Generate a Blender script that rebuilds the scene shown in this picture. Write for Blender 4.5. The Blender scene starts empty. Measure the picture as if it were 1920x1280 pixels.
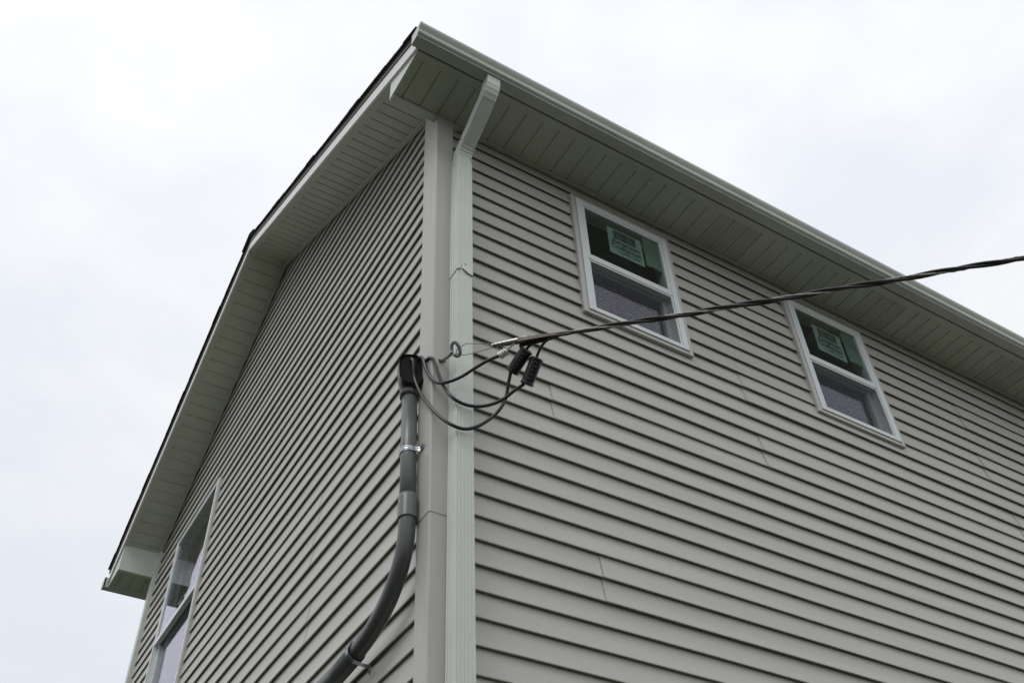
import bpy, bmesh, math, random
from mathutils import Vector, Matrix, noise

random.seed(7)
sc = bpy.context.scene
COL = sc.collection
H = 6.05                      # height of the siding datum (top course) above the ground

# ---------------------------------------------------------------- camera
cam_d = bpy.data.cameras.new('camera')
cam = bpy.data.objects.new('camera', cam_d)
COL.objects.link(cam)
R_ = Vector((0.8564878571639084, -0.5150039351275238, -0.0346337600318214))
DN = Vector((0.34178191198129787, 0.6161294435991992, -0.7096264040835498))
FW = Vector((0.3867992698715768, 0.5959492054976719, 0.7037264165096466))
cam.matrix_world = Matrix(((R_.x, -DN.x, -FW.x, -1.29572),
                           (R_.y, -DN.y, -FW.y, -2.56232),
                           (R_.z, -DN.z, -FW.z, H - 4.39565),
                           (0, 0, 0, 1)))
cam_d.sensor_width = 36
cam_d.sensor_fit = 'HORIZONTAL'
cam_d.lens = 34.599
cam_d.clip_start = 0.05
cam_d.clip_end = 2000
sc.camera = cam

# ---------------------------------------------------------------- light
SUN_EL, SUN_AZ = math.radians(55), math.radians(246)   # azimuth clockwise from +y
world = bpy.data.worlds.new('World')
sc.world = world
world.use_nodes = True
nt = world.node_tree
nt.nodes.clear()
def wn(t, **k):
    n = nt.nodes.new(t)
    for a, b in k.items():
        setattr(n, a, b)
    return n
out = wn('ShaderNodeOutputWorld')
bg = wn('ShaderNodeBackground')
bg.inputs[1].default_value = 0.1
sky = wn('ShaderNodeTexSky', sky_type='NISHITA', sun_disc=False)
sky.sun_elevation = SUN_EL
sky.sun_rotation = SUN_AZ
tc = wn('ShaderNodeTexCoord')
mp = wn('ShaderNodeMapping')
mp.inputs['Scale'].default_value = (1.6, 1.6, 3.2)
nz = wn('ShaderNodeTexNoise')
nz.inputs['Scale'].default_value = 1.9
nz.inputs['Detail'].default_value = 5
nz.inputs['Roughness'].default_value = 0.55
rp = wn('ShaderNodeValToRGB')
rp.color_ramp.elements[0].position = 0.34
rp.color_ramp.elements[0].color = (8.8, 9.25, 9.95, 1)
rp.color_ramp.elements[1].position = 0.62
rp.color_ramp.elements[1].color = (10.3, 10.3, 10.4, 1)
sep = wn('ShaderNodeSeparateXYZ')
zr_ = wn('ShaderNodeMapRange')
zr_.inputs['From Min'].default_value = 0.15
zr_.inputs['From Max'].default_value = 0.85
zr_.inputs['To Min'].default_value = 0.86
zr_.inputs['To Max'].default_value = 1.04
mul = wn('ShaderNodeMix', data_type='RGBA', blend_type='MULTIPLY')
mul.inputs[0].default_value = 1
mx = wn('ShaderNodeMix', data_type='RGBA')
mx.inputs[0].default_value = 0.93
L = nt.links.new
L(tc.outputs['Generated'], mp.inputs['Vector'])
L(mp.outputs['Vector'], nz.inputs['Vector'])
L(nz.outputs['Fac'], rp.inputs['Fac'])
L(tc.outputs['Generated'], sep.inputs[0])
L(sep.outputs['Z'], zr_.inputs['Value'])
L(rp.outputs['Color'], mul.inputs[6])
L(zr_.outputs['Result'], mul.inputs[7])
L(sky.outputs['Color'], mx.inputs[6])
L(mul.outputs[2], mx.inputs[7])
L(mx.outputs[2], bg.inputs[0])
L(bg.outputs[0], out.inputs[0])

sun_d = bpy.data.lights.new('sun', 'SUN')
sun_d.energy = 0.9
sun_d.angle = math.radians(25)
sun_d.color = (1.0, 0.965, 0.92)
sun = bpy.data.objects.new('sun', sun_d)
COL.objects.link(sun)
sd = Vector((math.sin(SUN_AZ) * math.cos(SUN_EL), math.cos(SUN_AZ) * math.cos(SUN_EL), math.sin(SUN_EL)))
sun.rotation_euler = sd.to_track_quat('Z', 'Y').to_euler()
sun.location = (-5, -8, 20)

sc.view_settings.view_transform = 'Standard'
sc.view_settings.look = 'None'
sc.view_settings.exposure = 0
sc.view_settings.gamma = 1
sc.view_settings.use_curve_mapping = False
sc.cycles.max_bounces = 8
sc.cycles.transparent_max_bounces = 16

# ---------------------------------------------------------------- materials
def mat(name, col, rough=0.5, metal=0.0, var=0.06, vscale=6.0, bump=0.0, bscale=200.0, stretch=(1, 1, 1), spec=0.5, bdist=0.001, dirt=None, streak=None):
    m = bpy.data.materials.new(name)
    m.use_nodes = True
    n = m.node_tree.nodes
    l = m.node_tree.links.new
    b = n['Principled BSDF']
    b.inputs['Roughness'].default_value = rough
    b.inputs['Metallic'].default_value = metal
    b.inputs['Specular IOR Level'].default_value = spec
    t = n.new('ShaderNodeTexCoord')
    mpn = n.new('ShaderNodeMapping')
    mpn.inputs['Scale'].default_value = stretch
    l(t.outputs['Object'], mpn.inputs['Vector'])
    z = n.new('ShaderNodeTexNoise')
    z.inputs['Scale'].default_value = vscale
    z.inputs['Detail'].default_value = 6
    l(mpn.outputs['Vector'], z.inputs['Vector'])
    r = n.new('ShaderNodeMapRange')
    r.inputs['From Min'].default_value = 0.3
    r.inputs['From Max'].default_value = 0.7
    r.inputs['To Min'].default_value = 1 - var
    r.inputs['To Max'].default_value = 1 + var
    l(z.outputs['Fac'], r.inputs['Value'])
    mu = n.new('ShaderNodeMix')
    mu.data_type = 'RGBA'
    mu.blend_type = 'MULTIPLY'
    mu.inputs[0].default_value = 1
    mu.inputs[6].default_value = (*col, 1)
    l(r.outputs['Result'], mu.inputs[7])
    last = mu.outputs[2]
    if dirt:
        dcol, amount, dscale = dirt
        z2 = n.new('ShaderNodeTexNoise')
        z2.inputs['Scale'].default_value = dscale
        z2.inputs['Detail'].default_value = 8
        z2.inputs['Roughness'].default_value = 0.65
        l(mpn.outputs['Vector'], z2.inputs['Vector'])
        r2 = n.new('ShaderNodeMapRange')
        r2.inputs['From Min'].default_value = 0.52
        r2.inputs['From Max'].default_value = 0.72
        r2.inputs['To Max'].default_value = amount
        l(z2.outputs['Fac'], r2.inputs['Value'])
        m2 = n.new('ShaderNodeMix')
        m2.data_type = 'RGBA'
        l(r2.outputs['Result'], m2.inputs[0])
        l(last, m2.inputs[6])
        m2.inputs[7].default_value = (*dcol, 1)
        last = m2.outputs[2]
    l(last, b.inputs['Base Color'])
    if bump:
        z3 = n.new('ShaderNodeTexNoise')
        z3.inputs['Scale'].default_value = bscale
        z3.inputs['Detail'].default_value = 3
        l(mpn.outputs['Vector'], z3.inputs['Vector'])
        bp = n.new('ShaderNodeBump')
        bp.inputs['Strength'].default_value = bump
        bp.inputs['Distance'].default_value = bdist
        l(z3.outputs['Fac'], bp.inputs['Height'])
        l(bp.outputs['Normal'], b.inputs['Normal'])
    return m

SIDC = (0.482, 0.475, 0.430)
TRIMC = (0.62, 0.655, 0.61)
M = {}
M['siding_side'] = mat('vinyl_siding', SIDC, 0.42, var=0.055, vscale=3.0, bump=0.25, bscale=40, stretch=(0.12, 1, 4), dirt=((0.36, 0.345, 0.33), 0.35, 2.2))
M['siding_gable'] = mat('vinyl_siding_gable', SIDC, 0.42, var=0.055, vscale=3.0, bump=0.25, bscale=40, stretch=(1, 0.12, 4), dirt=((0.36, 0.345, 0.33), 0.35, 2.2))
M['post'] = mat('vinyl_corner', (0.465, 0.452, 0.418), 0.4, var=0.03, vscale=2.5, stretch=(3, 3, 0.6), dirt=((0.33, 0.31, 0.29), 0.3, 5))
M['trim'] = mat('painted_aluminium', TRIMC, 0.38, var=0.04, vscale=4, dirt=((0.46, 0.48, 0.43), 0.25, 2.5))
M['soffit'] = mat('vinyl_soffit', (0.50, 0.525, 0.435), 0.45, var=0.05, vscale=3, dirt=((0.42, 0.43, 0.36), 0.35, 4))
M['gutter'] = mat('gutter_aluminium', (0.50, 0.53, 0.47), 0.35, var=0.06, vscale=3, stretch=(0.4, 1, 1), dirt=((0.30, 0.30, 0.24), 0.5, 4))
M['fascia'] = mat('white_fascia', (0.78, 0.755, 0.74), 0.4, var=0.03, vscale=4)
M['window_white'] = mat('white_vinyl', (0.70, 0.74, 0.73), 0.3, var=0.03, vscale=5)
M['casing'] = mat('casing_vinyl', (0.50, 0.49, 0.47), 0.4, var=0.03, vscale=5)
M['shingle'] = mat('asphalt_shingle', (0.035, 0.032, 0.031), 0.9, var=0.35, vscale=60, bump=0.8, bscale=300, bdist=0.003)
M['drip'] = mat('brown_drip_edge', (0.03, 0.02, 0.016), 0.5)
M['pipe'] = mat('grey_pvc', (0.115, 0.125, 0.12), 0.33, var=0.14, vscale=4, stretch=(1, 1, 0.7), dirt=((0.11, 0.115, 0.11), 0.6, 9))
M['pipe_shaded'] = mat('shaded_grey_pvc', (0.07, 0.076, 0.073), 0.30, var=0.16, vscale=5, dirt=((0.03, 0.032, 0.03), 0.6, 7))  # same grey PVC, shade on elbow and lower run painted into the colour
M['hood'] = mat('dark_hood_plastic', (0.016, 0.017, 0.017), 0.3)
M['black'] = mat('black_plastic', (0.006, 0.006, 0.006), 0.7, spec=0.15)
M['rubber'] = mat('black_cable_jacket', (0.022, 0.021, 0.022), 0.33, var=0.2, vscale=20)
M['cover'] = mat('black_splice_cover', (0.014, 0.014, 0.016), 0.42, bump=0.3, bscale=80)
M['steel'] = mat('galvanised_steel', (0.62, 0.66, 0.70), 0.25, 1.0, var=0.12, vscale=40)
M['dullsteel'] = mat('dull_iron', (0.27, 0.295, 0.285), 0.55, 0.35, var=0.2, vscale=50)
M['alu'] = mat('bare_aluminium', (0.82, 0.81, 0.78), 0.38, 0.7, var=0.1, vscale=80)
M['strand'] = mat('weathered_aluminium_strand', (0.42, 0.40, 0.375), 0.42, 0.8, var=0.25, vscale=60)
M['sleeve'] = mat('dull_brown_metal', (0.17, 0.15, 0.125), 0.45, 0.7, var=0.2, vscale=30)
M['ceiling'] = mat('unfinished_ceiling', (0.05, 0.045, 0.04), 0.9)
M['stk'] = mat('green_sticker_paper', (0.32, 0.42, 0.375), 0.7, var=0.08, vscale=20)
M['ink'] = mat('dark_ink', (0.010, 0.018, 0.015), 0.7)
M['ink_mid'] = mat('grey_ink', (0.09, 0.13, 0.11), 0.7)
M['film'] = mat('green_film', (0.16, 0.245, 0.195), 0.7, var=0.25, vscale=6)
M['sealant'] = mat('black_sealant', (0.012, 0.012, 0.012), 0.6)

def glass_mat():
    m = bpy.data.materials.new('window_glass')
    m.use_nodes = True
    n = m.node_tree.nodes
    l = m.node_tree.links.new
    n.clear()
    o = n.new('ShaderNodeOutputMaterial')
    mixs = n.new('ShaderNodeMixShader')
    tr = n.new('ShaderNodeBsdfTransparent')
    tr.inputs[0].default_value = (0.89, 0.935, 0.915, 1)
    gl = n.new('ShaderNodeBsdfGlossy')
    gl.inputs['Roughness'].default_value = 0.0
    gl.inputs['Color'].default_value = (0.90, 0.87, 1.0, 1)
    fr = n.new('ShaderNodeFresnel')
    fr.inputs['IOR'].default_value = 1.62
    geo = n.new('ShaderNodeNewGeometry')
    ior = n.new('ShaderNodeMapRange')
    ior.inputs['To Min'].default_value = 1.72
    ior.inputs['To Max'].default_value = 1 / 1.72
    l(geo.outputs['Backfacing'], ior.inputs['Value'])
    l(ior.outputs['Result'], fr.inputs['IOR'])
    t = n.new('ShaderNodeTexCoord')
    z = n.new('ShaderNodeTexNoise')
    z.inputs['Scale'].default_value = 3.0
    l(t.outputs['Object'], z.inputs['Vector'])
    bp = n.new('ShaderNodeBump')
    bp.inputs['Strength'].default_value = 0.05
    bp.inputs['Distance'].default_value = 0.02
    l(z.outputs['Fac'], bp.inputs['Height'])
    l(bp.outputs['Normal'], gl.inputs['Normal'])
    l(fr.outputs[0], mixs.inputs[0])
    l(tr.outputs[0], mixs.inputs[1])
    l(gl.outputs[0], mixs.inputs[2])
    l(mixs.outputs[0], o.inputs[0])
    return m
M['glass'] = glass_mat()

def screen_mat():
    m = bpy.data.materials.new('insect_screen')
    m.use_nodes = True
    n = m.node_tree.nodes
    l = m.node_tree.links.new
    b = n['Principled BSDF']
    b.inputs['Base Color'].default_value = (0.05, 0.05, 0.06, 1)
    b.inputs['Roughness'].default_value = 0.6
    o = n['Material Output']
    tr = n.new('ShaderNodeBsdfTransparent')
    mixs = n.new('ShaderNodeMixShader')
    t = n.new('ShaderNodeTexCoord')
    w = n.new('ShaderNodeTexWave')
    w.wave_type = 'BANDS'
    w.bands_direction = 'Z'
    w.inputs['Scale'].default_value = 15
    w.inputs['Distortion'].default_value = 2.6
    w.inputs['Detail'].default_value = 1.5
    w.inputs['Detail Scale'].default_value = 0.16
    l(t.outputs['Object'], w.inputs['Vector'])
    r = n.new('ShaderNodeMapRange')
    r.inputs['To Min'].default_value = 0.11
    r.inputs['To Max'].default_value = 0.31
    l(w.outputs['Fac'], r.inputs['Value'])
    l(r.outputs['Result'], mixs.inputs[0])
    l(tr.outputs[0], mixs.inputs[1])
    l(b.outputs[0], mixs.inputs[2])
    l(mixs.outputs[0], o.inputs[0])
    return m
M['screen'] = screen_mat()

def vent_mat():
    m = mat('perforated_soffit', (0.50, 0.525, 0.435), 0.45, var=0.05, vscale=3)
    n = m.node_tree.nodes
    l = m.node_tree.links.new
    b = n['Principled BSDF']
    src = b.inputs['Base Color'].links[0].from_socket
    t = n.new('ShaderNodeTexCoord')
    sp = n.new('ShaderNodeSeparateXYZ')
    l(t.outputs['Object'], sp.inputs[0])
    def math_(op, a, c=None):
        q = n.new('ShaderNodeMath')
        q.operation = op
        for i, v in enumerate((a, c)):
            if v is None:
                continue
            if isinstance(v, (int, float)):
                q.inputs[i].default_value = v
            else:
                l(v, q.inputs[i])
        return q.outputs[0]
    def tri(s, period):
        f = math_('FRACT', math_('DIVIDE', s, period))
        return math_('ABSOLUTE', math_('SUBTRACT', f, 0.5))
    dx = tri(sp.outputs['X'], 0.0127)
    dy = tri(sp.outputs['Y'], 0.0127)
    d = math_('ADD', math_('MULTIPLY', dx, dx), math_('MULTIPLY', dy, dy))
    hole = math_('LESS_THAN', d, 0.05)
    mx_ = n.new('ShaderNodeMix')
    mx_.data_type = 'RGBA'
    l(hole, mx_.inputs[0])
    l(src, mx_.inputs[6])
    mx_.inputs[7].default_value = (0.03, 0.03, 0.025, 1)
    l(mx_.outputs[2], b.inputs['Base Color'])
    return m
M['vent'] = vent_mat()

def ground_mat():
    m = mat('grass', (0.026, 0.030, 0.013), 0.9, var=0.4, vscale=1.5, dirt=((0.05, 0.042, 0.03), 0.5, 0.7))
    return m
M['grass'] = ground_mat()

# ---------------------------------------------------------------- helpers
def build(name, bm, mats, parent=None, loc=(0, 0, 0), smooth=False):
    me = bpy.data.meshes.new(name)
    bm.to_mesh(me)
    bm.free()
    if not isinstance(mats, (list, tuple)):
        mats = [mats]
    for m in mats:
        me.materials.append(m)
    o = bpy.data.objects.new(name, me)
    COL.objects.link(o)
    o.location = loc
    if parent:
        o.parent = parent
    if smooth:
        for p in me.polygons:
            p.use_smooth = True
    return o

def tag(o, label, cat=None, group=None, kind=None):
    o['label'] = label
    if cat:
        o['category'] = cat
    if group:
        o['group'] = group
    if kind:
        o['kind'] = kind
    return o

def empty(name, loc=(0, 0, 0)):
    o = bpy.data.objects.new(name, None)
    COL.objects.link(o)
    o.location = loc
    o.empty_display_size = 0.1
    return o

def box(bm, a, b, mi=0):
    (x0, y0, z0), (x1, y1, z1) = a, b
    v = [bm.verts.new(p) for p in ((x0, y0, z0), (x1, y0, z0), (x1, y1, z0), (x0, y1, z0),
                                   (x0, y0, z1), (x1, y0, z1), (x1, y1, z1), (x0, y1, z1))]
    for f in ((3, 2, 1, 0), (4, 5, 6, 7), (0, 1, 5, 4), (1, 2, 6, 5), (2, 3, 7, 6), (3, 0, 4, 7)):
        bm.faces.new([v[i] for i in f]).material_index = mi

def bbox(bm, a, b, bev=0.002, seg=1):
    t = bmesh.new()
    box(t, a, b)
    bmesh.ops.bevel(t, geom=t.edges[:], offset=bev, segments=seg, affect='EDGES')
    me = bpy.data.meshes.new('t')
    t.to_mesh(me)
    t.free()
    bm.from_mesh(me)
    bpy.data.meshes.remove(me)

def catmull(P, n=6, closed=False):
    P = [Vector(p) for p in P]
    if len(P) < 3:
        return P
    r = []
    N = len(P)
    rng = range(N) if closed else range(N - 1)
    for i in rng:
        if closed:
            a, b, c, d = P[(i - 1) % N], P[i], P[(i + 1) % N], P[(i + 2) % N]
        else:
            b, c = P[i], P[i + 1]
            a = P[i - 1] if i else b + (b - c)
            d = P[i + 2] if i + 2 < N else c + (c - b)
        for k in range(n):
            t = k / n
            r.append(0.5 * ((2 * b) + (-a + c) * t + (2 * a - 5 * b + 4 * c - d) * t * t + (-a + 3 * b - 3 * c + d) * t ** 3))
    if not closed:
        r.append(P[-1])
    return r

def frames(P, closed=False):
    T = []
    for i in range(len(P)):
        a = P[i - 1] if (i or closed) else P[i]
        b = P[(i + 1) % len(P)] if (i + 1 < len(P) or closed) else P[i]
        T.append((b - a).normalized())
    ref = Vector((0, 0, 1)) if abs(T[0].z) < 0.9 else Vector((1, 0, 0))
    n = (ref - T[0] * ref.dot(T[0])).normalized()
    F = []
    for t in T:
        n = (n - t * n.dot(t)).normalized()
        F.append((n, t.cross(n)))
    return F

def tube(bm, P, r, seg=12, caps=True, closed=False, mi=0):
    P = [Vector(p) for p in P]
    F = frames(P, closed)
    rings = []
    for i, p in enumerate(P):
        rr = r(i / max(1, len(P) - 1)) if callable(r) else r
        n, b = F[i]
        rings.append([bm.verts.new(p + (n * math.cos(a) + b * math.sin(a)) * rr) for a in (2 * math.pi * k / seg for k in range(seg))])
    m = len(rings)
    for i in range(m if closed else m - 1):
        A, B = rings[i], rings[(i + 1) % m]
        for k in range(seg):
            f = bm.faces.new((A[k], A[(k + 1) % seg], B[(k + 1) % seg], B[k]))
            f.smooth = True
            f.material_index = mi
    if caps and not closed:
        bm.faces.new(rings[0][::-1]).material_index = mi
        bm.faces.new(rings[-1]).material_index = mi

def extrude_profile(bm, prof, f, a, b, mi=0, closed=False, caps=False):
    """prof: list of 2D points, f(p, t) -> 3D, swept from a to b"""
    A = [bm.verts.new(f(p, a)) for p in prof]
    B = [bm.verts.new(f(p, b)) for p in prof]
    n = len(prof)
    for i in range(n if closed else n - 1):
        j = (i + 1) % n
        bm.faces.new((A[i], A[j], B[j], B[i])).material_index = mi
    if caps:
        bm.faces.new(A[::-1]).material_index = mi
        bm.faces.new(B).material_index = mi

# ---------------------------------------------------------------- dimensions (z below is relative to the datum H)
S = 0.1016
W = 5.06          # house depth (y)
LEN = 9.2         # house length (x)
XO = 0.302        # rake overhang
YO = 0.297        # eave overhang
ZS = 0.069        # eave soffit height
ZR, MR = 0.236, 0.527
YRID = 2.69
ZRID = ZR + MR * YRID
MF = 0.575
def rake(y):
    return ZR + MR * y if y <= YRID else ZRID - MF * (y - YRID)

# ---------------------------------------------------------------- setting
bm = bmesh.new()
v = [bm.verts.new(p) for p in ((-300, -300, 0), (300, -300, 0), (300, 300, 0), (-300, 300, 0))]
bm.faces.new(v)
g = build('ground', bm, M['grass'])
g['kind'] = 'structure'

house = empty('house', (0, 0, 0))
tag(house, 'grey vinyl sided gable house with dark shingle roof and pale green-white trim', 'house')
DZ = (0, 0, H)

# ---------------------------------------------------------------- siding
def siding(name, fmap, u0, u1, z0, k0, k1, m, openings=(), seams=None, clip=(), wav=1.0, seed=0, dep=0.0145, lap=0.003):
    bm = bmesh.new()
    seams = seams or {}
    edges = sorted({e for o in openings for e in o[:2]})
    for k in range(k0, k1):
        zb = z0 - S * k
        j = k // 2
        cuts = {u0, u1}
        sm = seams.get(j)
        if sm:
            cuts.add(sm)
        for e in edges:
            if u0 < e < u1:
                cuts.add(e)
        n = int((u1 - u0) / 0.3)
        for i in range(1, n):
            cuts.add(u0 + (u1 - u0) * i / n)
        cuts = sorted(cuts)
        def wv(u):
            a = noise.noise(Vector((u * 0.9, j * 3.7 + seed, 1.3)))
            b = noise.noise(Vector((u * 1.3, j * 5.1 + seed, 7.9)))
            return a * 0.0026 * wav, b * 0.0024 * wav
        for a, b in zip(cuts[:-1], cuts[1:]):
            mid = (a + b) / 2
            lo, hi = 0.0, S
            under = True
            skip = False
            for (ou0, ou1, oz0, oz1) in openings:
                if ou0 <= mid <= ou1:
                    if zb >= oz0 and zb + S <= oz1:
                        skip = True
                    elif zb < oz0 < zb + S:
                        hi = oz0 - zb
                    elif zb < oz1 < zb + S:
                        lo = oz1 - zb
                        under = False
            if skip:
                continue
            off = -lap if (sm and mid > sm) else 0.0
            def P(u, w, z):
                dw, dz = wv(u)
                return bm.verts.new(fmap(u, w + off + dw, zb + z + dz))
            def face(z):
                return 0.0 + dep * (z / S) ** 0.9
            prof = []
            if under:
                prof += [(dep + .001, 0.022), (0.0095, 0.022), (0.0075, 0.004), (0.0055, -0.0008), (0.0010, 0.0), (0.0, 0.002)]
                zs_ = [0.03, 0.065, hi + (0.004 if hi == S else 0)]
            else:
                zs_ = [lo, hi + 0.004]
            for z in zs_:
                if z <= hi + 0.005:
                    prof.append((face(z), z))
            if hi == S:
                prof.append((dep + .0002, S + 0.026))
            A = [P(a, w, z) for w, z in prof]
            B = [P(b, w, z) for w, z in prof]
            for i in range(len(prof) - 1):
                f = bm.faces.new((A[i], A[i + 1], B[i + 1], B[i]))
            if sm and abs(b - sm) < 1e-6:      # the left panel runs on under the lap
                C = [bm.verts.new(Vector(fmap(b + 0.03, w + wv(b)[0] + 0.0004, zb + z + wv(b)[1]))) for w, z in prof]
                for i in range(len(prof) - 1):
                    bm.faces.new((B[i], B[i + 1], C[i + 1], C[i]))
    for co, no in clip:
        bmesh.ops.bisect_plane(bm, geom=bm.verts[:] + bm.edges[:] + bm.faces[:], plane_co=co, plane_no=no, clear_outer=True)
    return build(name, bm, m, house, DZ)

WX1, WX2, WZB, WW, WH = 0.787, 2.322, -0.966, 0.672, 0.936
GY0, GY1, GZT, GH = 3.375, 4.362, 0.012, 1.69
op_side = [(WX1 + .015, WX1 + WW - .015, WZB + .012, WZB + WH - .012), (WX2 + .015, WX2 + WW - .015, WZB + .012, WZB + WH - .012)]
siding('siding', lambda u, w, z: (u, w, z), 0.03, LEN, 0.0, -1, 60, M['siding_side'], op_side,
       {8: .56, 12: .725, 5: 1.777, 7: 1.806, 2: 3.75, 4: 3.755, 6: 3.845, 10: 4.9, 3: 5.2, 0: 4.9}, dep=0.0165)
ZL = 0.2016 - 2 * S
siding('siding', lambda u, w, z: (w, u, z), 0.02, W - 0.02, ZL, -17, 60, M['siding_gable'],
       [(GY0 + .012, GY1 - .012, GZT - GH + .012, GZT - .012)],
       {8: 1.19, 9: 1.22, 11: 1.17, 0: 1.24},
       clip=[((0, 0, ZR + 0.02), Vector((0, -MR, 1)).normalized()), ((0, YRID, ZRID + 0.02), Vector((0, MF, 1)).normalized())], seed=40, lap=0.0013)
siding('siding', lambda u, w, z: (u, W - w, z), 0.02, LEN - .02, 0.0, -1, 60, M['siding_side'], wav=0, seed=9)
siding('siding', lambda u, w, z: (LEN - w, u, z), 0.02, W - 0.02, ZL, -17, 60, M['siding_gable'],
       clip=[((0, 0, ZR + 0.02), Vector((0, -MR, 1)).normalized()), ((0, YRID, ZRID + 0.02), Vector((0, MF, 1)).normalized())], wav=0, seed=3)

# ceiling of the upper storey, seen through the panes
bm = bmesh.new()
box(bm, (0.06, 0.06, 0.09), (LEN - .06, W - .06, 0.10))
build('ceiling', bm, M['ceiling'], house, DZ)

# ---------------------------------------------------------------- corner posts
def corner_post(z1, z0, grow, n=6):
    bm = bmesh.new()
    rings = []
    for i in range(n + 1):
        z = z1 + (z0 - z1) * i / n
        t = min(1, max(0, (0.1 - z) / 3.1))
        xr = -0.043 + 0.024 * t - grow
        yl = 0.117 - 0.054 * t + grow
        yo = -0.026 - grow
        xe = 0.045 + 0.008 * t + grow
        r = 0.006
        sec = [(0.016, yl), (xr + .002, yl), (xr, yl - .002), (xr, yo + r), (xr + r * .3, yo + r * .3), (xr + r, yo), (xe - .002, yo), (xe, yo + .002), (xe, 0.016)]
        rings.append([bm.verts.new((x, y, z)) for x, y in sec])
    for A, B in zip(rings[:-1], rings[1:]):
        for a in range(len(A) - 1):
            bm.faces.new((A[a], A[a + 1], B[a + 1], B[a]))
    bm.faces.new(rings[-1])
    return bm
build('corner_post', corner_post(0.345, -2.405, 0.0022), M['post'], house, DZ)
build('corner_post', corner_post(-2.36, -H, 0.0), M['post'], house, DZ)
bm = bmesh.new()
bbox(bm, (-0.027, W - 0.045, -H), (0.0145, W + 0.026, 0.30))
bbox(bm, (-0.0265, W + 0.0005, -H), (0.09, W + 0.0265, 0.068))
build('corner_post', bm, M['trim'], house, DZ)

# ---------------------------------------------------------------- eave soffits
def groove_profile(a, b, phase, period, depth=0.006, half=0.0026, flare=0.003):
    pts = [a]
    prof = [(a, 0.0)]
    k = math.ceil((a + 0.01 - phase) / period)
    gx = []
    while phase + k * period < b - 0.01:
        g0 = phase + k * period
        prof += [(g0 - half - flare, 0.0), (g0 - half, depth), (g0 + half, depth), (g0 + half + flare, -0.0012), (g0 + half + flare + 0.006, 0.0)]
        gx.append(g0)
        k += 1
    prof.append((b, 0.0))
    return prof

def eave_soffit(y_in, y_out, vents):
    bm = bmesh.new()
    prof = groove_profile(-XO, LEN + XO, -0.2535, S)
    A = [bm.verts.new((x, y_in, ZS + z)) for x, z in prof]
    B = [bm.verts.new((x, y_out, ZS + z)) for x, z in prof]
    for i in range(len(prof) - 1):
        f = bm.faces.new((A[i], A[i + 1], B[i + 1], B[i]))
        xm = (prof[i][0] + prof[i + 1][0]) / 2
        if prof[i + 1][0] - prof[i][0] > 0.05 and any(v0 < xm < v1 for v0, v1 in vents):
            f.material_index = 1
    return build('soffit', bm, [M['soffit'], M['vent']], house, DZ)
VENTS = [(1.72 + 1.2192 * k, 2.03 + 1.2192 * k) for k in range(0, 6)]
eave_soffit(0.012, -YO, VENTS)
eave_soffit(W - 0.012, W + YO, [])
for s in (0, 1):
    fy = (lambda y: y) if s == 0 else (lambda y: W - y)
    bm = bmesh.new()
    def yb(x0, y0, z0, x1, y1, z1):
        a, b = sorted((fy(y0), fy(y1)))
        bbox(bm, (x0, a, z0), (x1, b, z1), 0.0015)
    yb(-XO, -YO - 0.011, ZS - 0.0028, LEN + XO, -YO + 0.034, ZS - 0.0005)      # outer channel
    yb(-XO + 0.012, -0.022, ZS - 0.008, LEN, 0.0, ZS - 0.0008)                   # inner channel at the wall
    build('soffit_channel', bm, M['soffit'], house, DZ)
    bm = bmesh.new()
    a, b = sorted((fy(-YO), fy(-YO - 0.012)))
    box(bm, (-XO, a, ZS + 0.004), (LEN + XO, b, 0.20))
    build('fascia', bm, M['trim'], house, DZ)

# boxed ends of the eaves under the rake
for s in (0, 1):
    ys = (-YO, 0.012) if s == 0 else (W - 0.012, W + YO)
    bm = bmesh.new()
    prof = [(ys[0], ZS - 0.002), (ys[1], ZS - 0.002), (ys[1], rake(ys[1])), (ys[0], rake(ys[0]))]
    extrude_profile(bm, prof, lambda p, t: (t, p[0], p[1]), -XO - 0.001, -XO + 0.010, closed=True, caps=True)
    yy = ys[1] if s == 0 else ys[0]
    y2 = yy - .006 if s == 0 else yy + .006
    a, b = sorted((yy, y2))
    box(bm, (-XO + 0.0105, a, ZS - 0.002), (0.0, b, rake(yy) + .01))
    if s == 0:   # wide channel closing the inner edge of the box
        bbox(bm, (-XO + 0.004, -0.030, ZS - 0.011), (0.085, 0.0165, ZS - 0.0025), 0.0015)
    build('eave_return', bm, M['trim'], house, DZ)

# ---------------------------------------------------------------- rake soffits, rake fascia, roof
def rake_soffit(ya, yb, xa, xb):
    bm = bmesh.new()
    m = (rake(yb) - rake(ya)) / (yb - ya)
    c = 1 / math.sqrt(1 + m * m)
    per = S * c
    lo, hi = min(ya, yb), max(ya, yb)
    prof = groove_profile(lo, hi, 0.295 if lo < 1 else 2.72, per, half=0.0028, flare=0.003)
    A = [bm.verts.new((xa, y - z * m * c, rake(y) + z * c)) for y, z in prof]
    B = [bm.verts.new((xb, y - z * m * c, rake(y) + z * c)) for y, z in prof]
    for i in range(len(prof) - 1):
        bm.faces.new((A[i], A[i + 1], B[i + 1], B[i]))
    build('rake_soffit', bm, M['soffit'], house, DZ)
    # channels along wall and fascia
    bm = bmesh.new()
    for x0, x1, dz0, dz1 in ((xa, xa + 0.036, -0.006, -0.0005), (xb - 0.024, xb, -0.020, -0.0008)):
        pr = [(lo, rake(lo) + dz0), (hi, rake(hi) + dz0), (hi, rake(hi) + dz1), (lo, rake(lo) + dz1)]
        extrude_profile(bm, pr, lambda p, t: (t, p[0], p[1]), x0, x1, closed=True, caps=True)
    build('soffit_channel', bm, M['soffit'], house, DZ)
rake_soffit(0.012, YRID, -XO, -0.001)
rake_soffit(YRID, W - 0.012, -XO, -0.001)
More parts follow.
